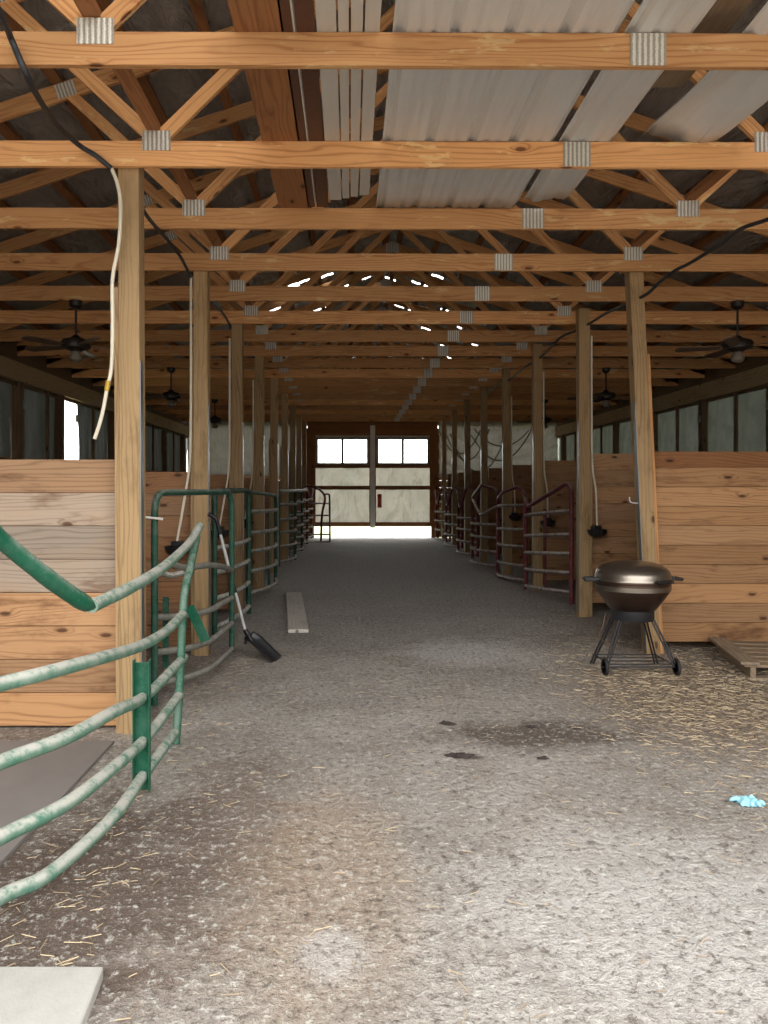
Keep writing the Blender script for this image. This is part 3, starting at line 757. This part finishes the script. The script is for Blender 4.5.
# black hose on the left
o = MB().tube(crom([at(-60, -90, 3.2), at(0, 12, 3.62), at(12, 40, 3.82), at(27, 75, 3.86), at(40, 100, 4.2), at(57, 125, 4.7), at(80, 146, 5.02), at(96, 156, 5.04), at(112, 169, 5.07)], 6), .017, 8).build('black_hose', M['blackhose'], origin=at(0, 12, 3.62)); tag(o, 'black hose curling down across the first two trusses to the first left post', 'hose', 'pipes and hoses under the trusses')
o = MB().tube(crom([at(137, 200, 5.3), at(150, 220, 5.9), at(165, 237, 6.6), at(180, 256, 7.2), at(191, 277, 7.56)], 6), .015, 8).build('black_hose', M['blackhose'], origin=at(137, 200, 5.3)); tag(o, 'black hose running from the first to the second left post', 'hose', 'pipes and hoses under the trusses')
o = MB().tube(crom([at(208, 301, 7.8), at(222, 312, 8.8), at(231, 327, 10.0)], 6), .014, 8).build('black_hose', M['blackhose'], origin=at(208, 301, 7.8)); tag(o, 'black hose running from the second to the third left post', 'hose', 'pipes and hoses under the trusses')
# black cable on the right
pts = [at(800, 206, 5.2), at(768, 219, 5.6), at(740, 229, 5.9), at(719, 245, 6.3), at(690, 263, 6.8), at(676, 270, 7.0), at(660, 282, 7.3), at(647, 294, 7.50), at(628, 303, 7.9), at(610, 311, 8.6), at(590, 323, 9.75),
       at(575, 331, 10.2), at(560, 338, 10.9), at(541, 357, 12.22), at(525, 367, 13.0), at(509, 380, 14.66), at(500, 382, 15.2), at(487, 394, 17.1)]
o = MB().tube(crom(pts, 5), .016, 8).build('black_cable', M['blackhose'], origin=pts[0]); tag(o, 'long black cable sagging from post to post under the right trusses', 'cable', 'pipes and hoses under the trusses')

# ------------------------------------------------------------------ ceiling fans
def make_fan(x, d, label):
    t = thing('ceiling_fan', label, 'ceiling fan', (x, d, ZB), 'ceiling fans over the stalls')
    z = ZB
    MB().lathe([(.0, -.09), (.03, -.09), (.07, -.06), (.075, -.01), (.075, 0), (0, 0)], 20, (x, d, z)).build('canopy', M['fanbrown'], t)
    MB().tube([(x, d, z - .08), (x, d, z - .40)], .013, 8).build('downrod', M['fanbrown'], t)
    MB().lathe([(.0, -.58), (.06, -.575), (.10, -.55), (.16, -.54), (.17, -.49), (.15, -.45), (.06, -.42), (.03, -.39), (0, -.39)], 24, (x, d, z)).build('motor_housing', M['fanbrown'], t)
    MB().lathe([(.0, -.70), (.04, -.695), (.07, -.67), (.075, -.64), (.05, -.59), (.04, -.57), (0, -.57)], 20, (x, d, z)).build('light_bowl', M['fabricwhite'], t)
    for k in range(5):
        a = 2 * PI * k / 5 + .35; u = V((math.cos(a), math.sin(a), 0)); w_ = V((-u.y, u.x, .2)).normalized()
        c = V((x, d, z - .525)); m = MB()
        outline = [(.18, -.045), (.3, -.06), (.62, -.07), (.66, -.04), (.66, .04), (.62, .07), (.3, .06), (.18, .045)]
        m.prism([c + u * r + w_ * s for r, s in outline], V((0, 0, .008))); bl = m.build('blade', M['fanblade'], t, fix=True)
        MB().bar(c + u * .12, c + u * .24, .03, .012).build('blade_iron', M['fanbrown'], bl)
    return t
fx = [(-3.12, TD[4], 'nearest dark ceiling fan over the left stalls'), (-3.17, TD[8], 'second dark ceiling fan over the left stalls, past the first post'), (-3.25, TD[12], 'farthest visible dark ceiling fan over the left stalls'),
      (4.43, TD[4], 'nearest dark ceiling fan over the right stalls, long blades'), (4.55, TD[8], 'second dark ceiling fan over the right stalls'), (4.7, TD[12], 'farthest dark ceiling fan over the right stalls, beside a post')]
f0 = make_fan(*fx[0])
for x, d, lb in fx[1:]: copy_tree(f0, (x, d, ZB), lb)

# ------------------------------------------------------------------ kettle grill
gx, gy = 2.555, 6.95
t = thing('kettle_grill', 'round bronze kettle grill on black wheeled legs beside the leaning post', 'grill', (gx, gy, 0))
MB().lathe([(0, .992), (.10, .99), (.19, .978), (.26, .955), (.305, .92), (.325, .88), (.330, .845), (.336, .835), (.336, .825), (.31, .825)], 48, (gx, gy, 0)).build('lid', M['lid'], t)
MB().lathe([(.19, .555), (.2, .56), (.30, .70), (.322, .735), (.326, .76), (.326, .80), (.338, .812), (.338, .823), (.30, .823)], 48, (gx, gy, 0)).build('bowl', M['bowl'], t)
MB().lathe([(.325, .737), (.3285, .74), (.3285, .78), (.325, .783)], 48, (gx, gy, 0)).build('rim_band', M['lid'], t)
MB().lathe([(.17, .465), (.185, .465), (.187, .47), (.187, .555), (.18, .557), (.17, .557)], 40, (gx, gy, 0)).build('base_ring', M['black'], t)
for s in (-1, 1):
    m = MB().tube(rounded([(gx + s * .325, gy - .07, .835), (gx + s * .43, gy - .07, .83), (gx + s * .43, gy + .07, .83), (gx + s * .325, gy + .07, .835)], .03), .013, 8); m.build('side_handle', M['black'], t)
MB().bar((gx - .455, gy - .06, .83), (gx - .34, gy - .06, .835), .05, .035).build('handle_grip', M['black'], t, .008)
m = MB().tube(rounded([(gx + .09, gy - .325, .835), (gx + .09, gy - .365, .84), (gx + .22, gy - .31, .84), (gx + .215, gy - .265, .835)], .02), .014, 8); m.build('lid_handle', M['black'], t)
m = MB()
for a in (-68, -38):
    u = V((math.cos(math.radians(a)), math.sin(math.radians(a)), 0)); m.bar(V((gx, gy, .826)) + u * .325, V((gx, gy, .826)) + u * .355, .05, .035)
m.build('lid_clip', M['ironblack'], t, .004)
for sx in (-1, 1):
    for sy in (-1, 1):
        fxp = gx + sx * .30; fyp = gy + sy * (.20 if sy < 0 else .22); ztop = .47
        for off in (-.013, .013):
            MB().tube([(gx + sx * (.145) + off, gy + sy * .10, ztop), (fxp + off, fyp, .09 if sy < 0 else .015)], .009, 8).build('leg_rod', M['ironblack'], t)
    Mw = Matrix.Rotation(PI / 2, 3, 'Y')
    cw = (gx + sx * .315, gy - .20, .078)
    wo = MB().lathe([(.052, -.012), (.07, -.013), (.076, -.007), (.076, .007), (.07, .013), (.052, .012), (.052, -.012)], 28, cw, Mw).build('wheel', M['tire'], t)
    MB().lathe([(0, -.009), (.054, -.009), (.054, .009), (0, .009)], 24, cw, Mw).build('hub', M['ironblack'], wo)
MB().tube([(gx - .34, gy - .20, .078), (gx + .34, gy - .20, .078)], .008, 8).build('axle', M['ironblack'], t)
m = MB()
for yy in (-.19, -.06, .07, .2): m.tube([(gx - .30, gy + yy, .10), (gx + .30, gy + yy, .10)], .006, 6)
for xx in (-.28, .28): m.tube([(gx + xx, gy - .2, .10), (gx + xx, gy + .21, .10)], .007, 6)
m.build('lower_shelf', M['ironblack'], t)
MB().tube(crom([(gx - .20, gy + .14, .5), (gx - .23, gy + .12, .38), (gx - .28, gy + .05, .30), (gx - .20, gy + .02, .2)], 6), .003, 6).build('ignition_wire', M['pallet'], t)

# ------------------------------------------------------------------ shovel, board, pallet, glove, clods
t = thing('barn_shovel', 'shovel with white handle and black blade leaning on the second green gate', 'shovel', (-.9, 7.45, 0))
h0 = at(216, 517, 7.20); h1 = at(247, 637, 7.42)
dirh = (h1 - h0).normalized(); L = (h1 - h0).length
MB().tube([h0 + dirh * .15, h0 + dirh * (L * .52)], .015, 10).build('handle', M['alu'], t)
MB().tube([h0 + dirh * (L * .60), h1], .015, 10).build('handle', M['alu'], t)
MB().tube([h0 + dirh * (L * .50), h0 + dirh * (L * .62)], .018, 10).build('joint_sleeve', M['black'], t)
MB().tube(rounded([h0 + dirh * .17, h0 + dirh * .02, h0 + V((-.03, 0, .01)), h0 + V((-.07, 0, .03))], .03), .02, 10).build('grip', M['ironblack'], t)
tip = at(275, 661, 7.30); tip.z = .012
bd = (tip - h1); bl = bd.length; bd.normalize(); side = bd.cross(V((0, 0, 1))).normalized(); upv = side.cross(bd).normalized()
m = MB()
def blade(u, v):
    wdt = .105 * (1 if v > .2 else .55 + v * 2.2); x = (u - .5) * 2
    return h1 + bd * (bl * v) + side * (x * wdt) + upv * (.05 * x * x - .02 + .03 * (1 - v) * abs(x))
m.grid(blade, 14, 14); bo = m.build('blade', M['black'], t, solid=.006)
for x in (-.6, -.3, 0, .3, .6):
    MB().tube([blade(.5 + x * .45, q / 8) + upv * .004 for q in range(1, 8)], .006, 6).build('rib', M['black'], bo)
m = MB(); m.tube([h1 - dirh * .08, h1 + bd * .06], .024, 10); m.build('socket', M['ironblack'], t)
for s in (-1, 1):
    MB().bar(h1 + side * s * .015, h1 + bd * .06 + side * s * .11, .03, .03).build('shoulder', M['ironblack'], t, .006)

o = None
m = MB(); pa, pb = V((-.86, 11.8, .03)), V((-.585, 8.72, .03)); ax = (pb - pa).normalized(); sd = V((ax.y, -ax.x, 0))
n = 10; w = .115
for q in range(1): 
    pts0 = []
o = MB()
def brd(u, v): p = pa + (pb - pa) * v; return p + sd * ((u - .5) * 2 * w) + V((0, 0, .012 * math.cos((v - .5) * 3)))
N_ = 12
for j in range(N_ + 1):
    for (uu, zz) in ((0, -.02), (1, -.02), (1, .02), (0, .02)):
        o.v.append(brd(uu, j / N_) + V((0, 0, zz)))
for j in range(N_):
    for k, (e1, e2) in enumerate(((0, 1), (1, 2), (2, 3), (3, 0))):
        L0 = j / N_ * 3.1; L1 = (j + 1) / N_ * 3.1; vv = ((0, .2), (.2, .24), (.24, .44), (.44, .48))[k]
        o._face([j * 4 + e1, (j + 1) * 4 + e1, (j + 1) * 4 + e2, j * 4 + e2], [(L0, vv[0]), (L1, vv[0]), (L1, vv[1]), (L0, vv[1])], .4)
o._face([0, 1, 2, 3], [(0, 0), (0, .2), (.04, .2), (.04, 0)], .4); o._face([N_ * 4 + 3, N_ * 4 + 2, N_ * 4 + 1, N_ * 4], [(0, 0), (0, .2), (.04, .2), (.04, 0)], .4)
b = o.build('loose_board', M['floorboard'], origin=(-.7, 10.2, 0), fix=True); tag(b, 'long grey weathered board lying on the dirt left of the aisle', 'board')

# pallet
t = thing('wooden_pallet', 'low wooden pallet on the dirt at the right edge, below the plank partition', 'pallet', (3.9, 7.05, 0))
pr = Matrix.Translation((3.42, 6.60, 0)) @ Matrix.Rotation(math.radians(-12), 4, 'Z')
def pbx(nm, lo, hi, g): 
    m = MB(); m.box(lo, hi, None, g, pr); return m.build(nm, M['pallet'], t, .003)
for x in (.02, .5, .98): pbx('stringer', (x, 0, .022), (x + .045, 1.10, .11), .3)
for i in range(6): pbx('deck_board', (-.02 if i else -.03, .0 + i * .195, .111), (1.05, .0 + i * .195 + .125, .133), .2)
pbx('deck_edge', (-.06, -.02, .134), (.09, 1.12, .158), .4)
for y in (0.0, .5, 1.0): pbx('bottom_board', (0, y, .0), (1.03, y + .10, .021), .4)

# stall mat and concrete pad
o = MB().box((-3.9, 2.6, -.01), (-1.52, 4.98, .022)).build('stall_mat', M['rubber'], bevel=.006, origin=(-2.7, 3.8, 0)); tag(o, 'flat grey rubber mat on the stall floor behind the nearest green gate', 'mat')
m = MB(); m.prism([(-2.2, 1.35, -.02), (-.73, 1.35, -.02), (-.83, 2.60, -.02), (-2.2, 2.61, -.02)], (0, 0, .06)); o = m.build('concrete_pad', M['concrete'], bevel=.008, origin=(-1.4, 2.0, 0), fix=True); tag(o, 'pale concrete pad set in the dirt at the near left corner', 'pad')

# glove: crumpled palm, cuff and fingers
gc = at(746, 805, 4.0); gc.z = .012
t = thing('rubber_glove', 'crumpled light blue rubber glove lying on the dirt', 'glove', tuple(gc))
m = MB()
def palm(u, v):
    a = (u - .5) * 2; b = (v - .5) * 2; k = max(0, 1 - a ** 4) * max(0, 1 - b ** 4)
    return V((gc.x + .02 + a * .055, gc.y + b * .045, .010 + k * (.026 + .02 * noise.noise(V((a * 2.2, b * 2.2, 1)))) + .004 * math.sin(a * 9 + b * 4)))
m.grid(palm, 20, 16); m.build('palm', M['glove'], t, solid=.002)
for (x0, y0, ang, ln) in ((-.02, .015, 172, .06), (-.01, -.02, 205, .045), (.01, -.028, 248, .032), (.035, -.03, 275, .03), (.05, -.022, 320, .028)):
    u = V((math.cos(math.radians(ang)), math.sin(math.radians(ang)), 0)); p = V((gc.x + .01 + x0, gc.y + y0, .018))
    MB().tube(crom([p, p + u * ln * .5 + V((0, 0, .008)), p + u * ln - V((0, 0, .004))], 4), [.013, .014, .0135, .013, .013, .012, .011, .009, .005], 10).build('finger', M['glove'], t)

for i, (px, py, r) in enumerate(((463, 757, .055), (452, 756, .035), (446, 724, .04), (452, 725, .025), (532, 728, .03), (577, 730, .025), (543, 759, .03))):
    d = EYE * F / (py - VY); p = at(px, py, d); p.z = .0
    m = MB(); sd_ = random.random() * 50
    def blob(u, v):
        th = u * 2 * PI; ph = (v - .5) * PI; q = V((math.cos(th) * math.cos(ph), math.sin(th) * math.cos(ph), math.sin(ph)))
        k = 1 + .8 * noise.noise(q * 2.2 + V((sd_, 0, 0)))
        return V((p.x + q.x * r * 1.1 * k, p.y + q.y * r * .6 * k, .004 + max(-.004, q.z * r * .35 * k)))
    m.grid(blob, 16, 10)
    where = ['large dark dung clod lying alone on the aisle dirt', 'smaller dark clod touching the large dung clod', 'dark clod at the left end of the brown smear', 'tiny clod right beside the left-end clod',
             'small clod on the far rim of the brown smear', 'clod at the right end of the brown smear', 'small clod at the near rim of the brown smear'][i]
    o = m.build('dung_clod', M['clod'], origin=p); tag(o, where, 'clod', 'dung clods on the aisle')
p = at(122, 815, 3.8); d = EYE * F / (815 - VY); p = at(122, 815, d); p.z = .02
m = MB().grid(lambda u, v: (p.x + (u - .5) * .05, p.y + (v - .5) * .035 * (1 - (2 * u - 1) ** 2) , p.z + .012 * math.sin(u * 3) * (v - .3)), 8, 4); o = m.build('fallen_leaf', M['leaf'], origin=p, solid=.0015); tag(o, 'tiny yellow leaf on the dirt under the nearest gate rail', 'leaf')

# straw litter (stuff)
m = MB()
def strand(x, y):
    a = random.uniform(0, PI); l = random.uniform(.02, .075); u = V((math.cos(a), math.sin(a), random.uniform(-.06, .06))); z = max(.006, ground_z(x, y) + .006)
    p = V((x, y, z)); w = V((-u.y, u.x, 0)) * random.uniform(.0008, .0015); o = len(m.v); e = u * l / 2; e.z += abs(e.z)
    m.v += [p - e - w, p - e + w, p + e + w, p + e - w, p - e + V((0, 0, .003)), p + e + V((0, 0, .003))]
    r = random.random()
    for q in ((0, 3, 5, 4), (1, 4, 5, 2)): m._face([o + k for k in q], None, r)
for _ in range(6500):
    x = random.gauss(3.0, .9); y = random.gauss(6.1, 1.1)
    if x < 1.5 + .6 * random.random() or y < 3.4 or y > 9: continue
    strand(x, y)
for _ in range(420):
    strand(random.gauss(-1.15, .18), random.uniform(2.6, 8.5))
for _ in range(500):
    strand(random.uniform(-1.0, 2.9), random.uniform(2.2, 8.0))
for _ in range(700):
    strand(random.gauss(2.7, .3), random.uniform(8, 17))
st = m.build('straw_litter', M['straw']); st['kind'] = 'stuff'; st['label'] = 'loose straw strewn over the dirt floor'; st['category'] = 'straw'

# ------------------------------------------------------------------ light and camera
w = bpy.data.worlds.new('World'); scene.world = w; w.use_nodes = True
nt = w.node_tree; bg = nt.nodes['Background']
# bright overcast sky, horizon dimmed to darken rear trusses, far-door side boosted for rear floor
tc = nt.nodes.new('ShaderNodeTexCoord'); sx = nt.nodes.new('ShaderNodeSeparateXYZ'); nt.links.new(tc.outputs['Generated'], sx.inputs[0])
el = nt.nodes.new('ShaderNodeMapRange'); el.interpolation_type = 'SMOOTHSTEP'; nt.links.new(sx.outputs[2], el.inputs[0])
el.inputs[1].default_value = .10; el.inputs[2].default_value = .34; el.inputs[3].default_value = .35; el.inputs[4].default_value = 2.0
fy = nt.nodes.new('ShaderNodeMapRange'); nt.links.new(sx.outputs[1], fy.inputs[0]); fy.inputs[1].default_value = .6; fy.inputs[2].default_value = .9; fy.inputs[3].default_value = 0; fy.inputs[4].default_value = 3.5
mx = nt.nodes.new('ShaderNodeMath'); mx.operation = 'MAXIMUM'; nt.links.new(el.outputs[0], mx.inputs[0]); nt.links.new(fy.outputs[0], mx.inputs[1])
nt.links.new(mx.outputs[0], bg.inputs[1]); bg.inputs[0].default_value = (1, .995, .985, 1)
cam = bpy.data.cameras.new('Camera'); co = bpy.data.objects.new('Camera', cam); COL.objects.link(co)
co.location = (0, 0, EYE); YAW = math.radians(.3); co.rotation_euler = (PI / 2, 0, -YAW)
cam.sensor_width = 36; cam.lens = F / 1024 * 36
cam.shift_x = (384 - VX - F * math.tan(YAW)) / 1024; cam.shift_y = (VY - 512) / 1024
cam.clip_start = .05; cam.clip_end = 300
scene.camera = co
vs = scene.view_settings
vs.view_transform = 'Standard'; vs.look = 'None'; vs.gamma = 1; vs.exposure = 1.5
vs.use_curve_mapping = False
scene.cycles.max_bounces = 10; scene.cycles.diffuse_bounces = 4; scene.cycles.use_denoising = True
for o in bpy.data.objects:
    if '_o' in o: del o['_o']
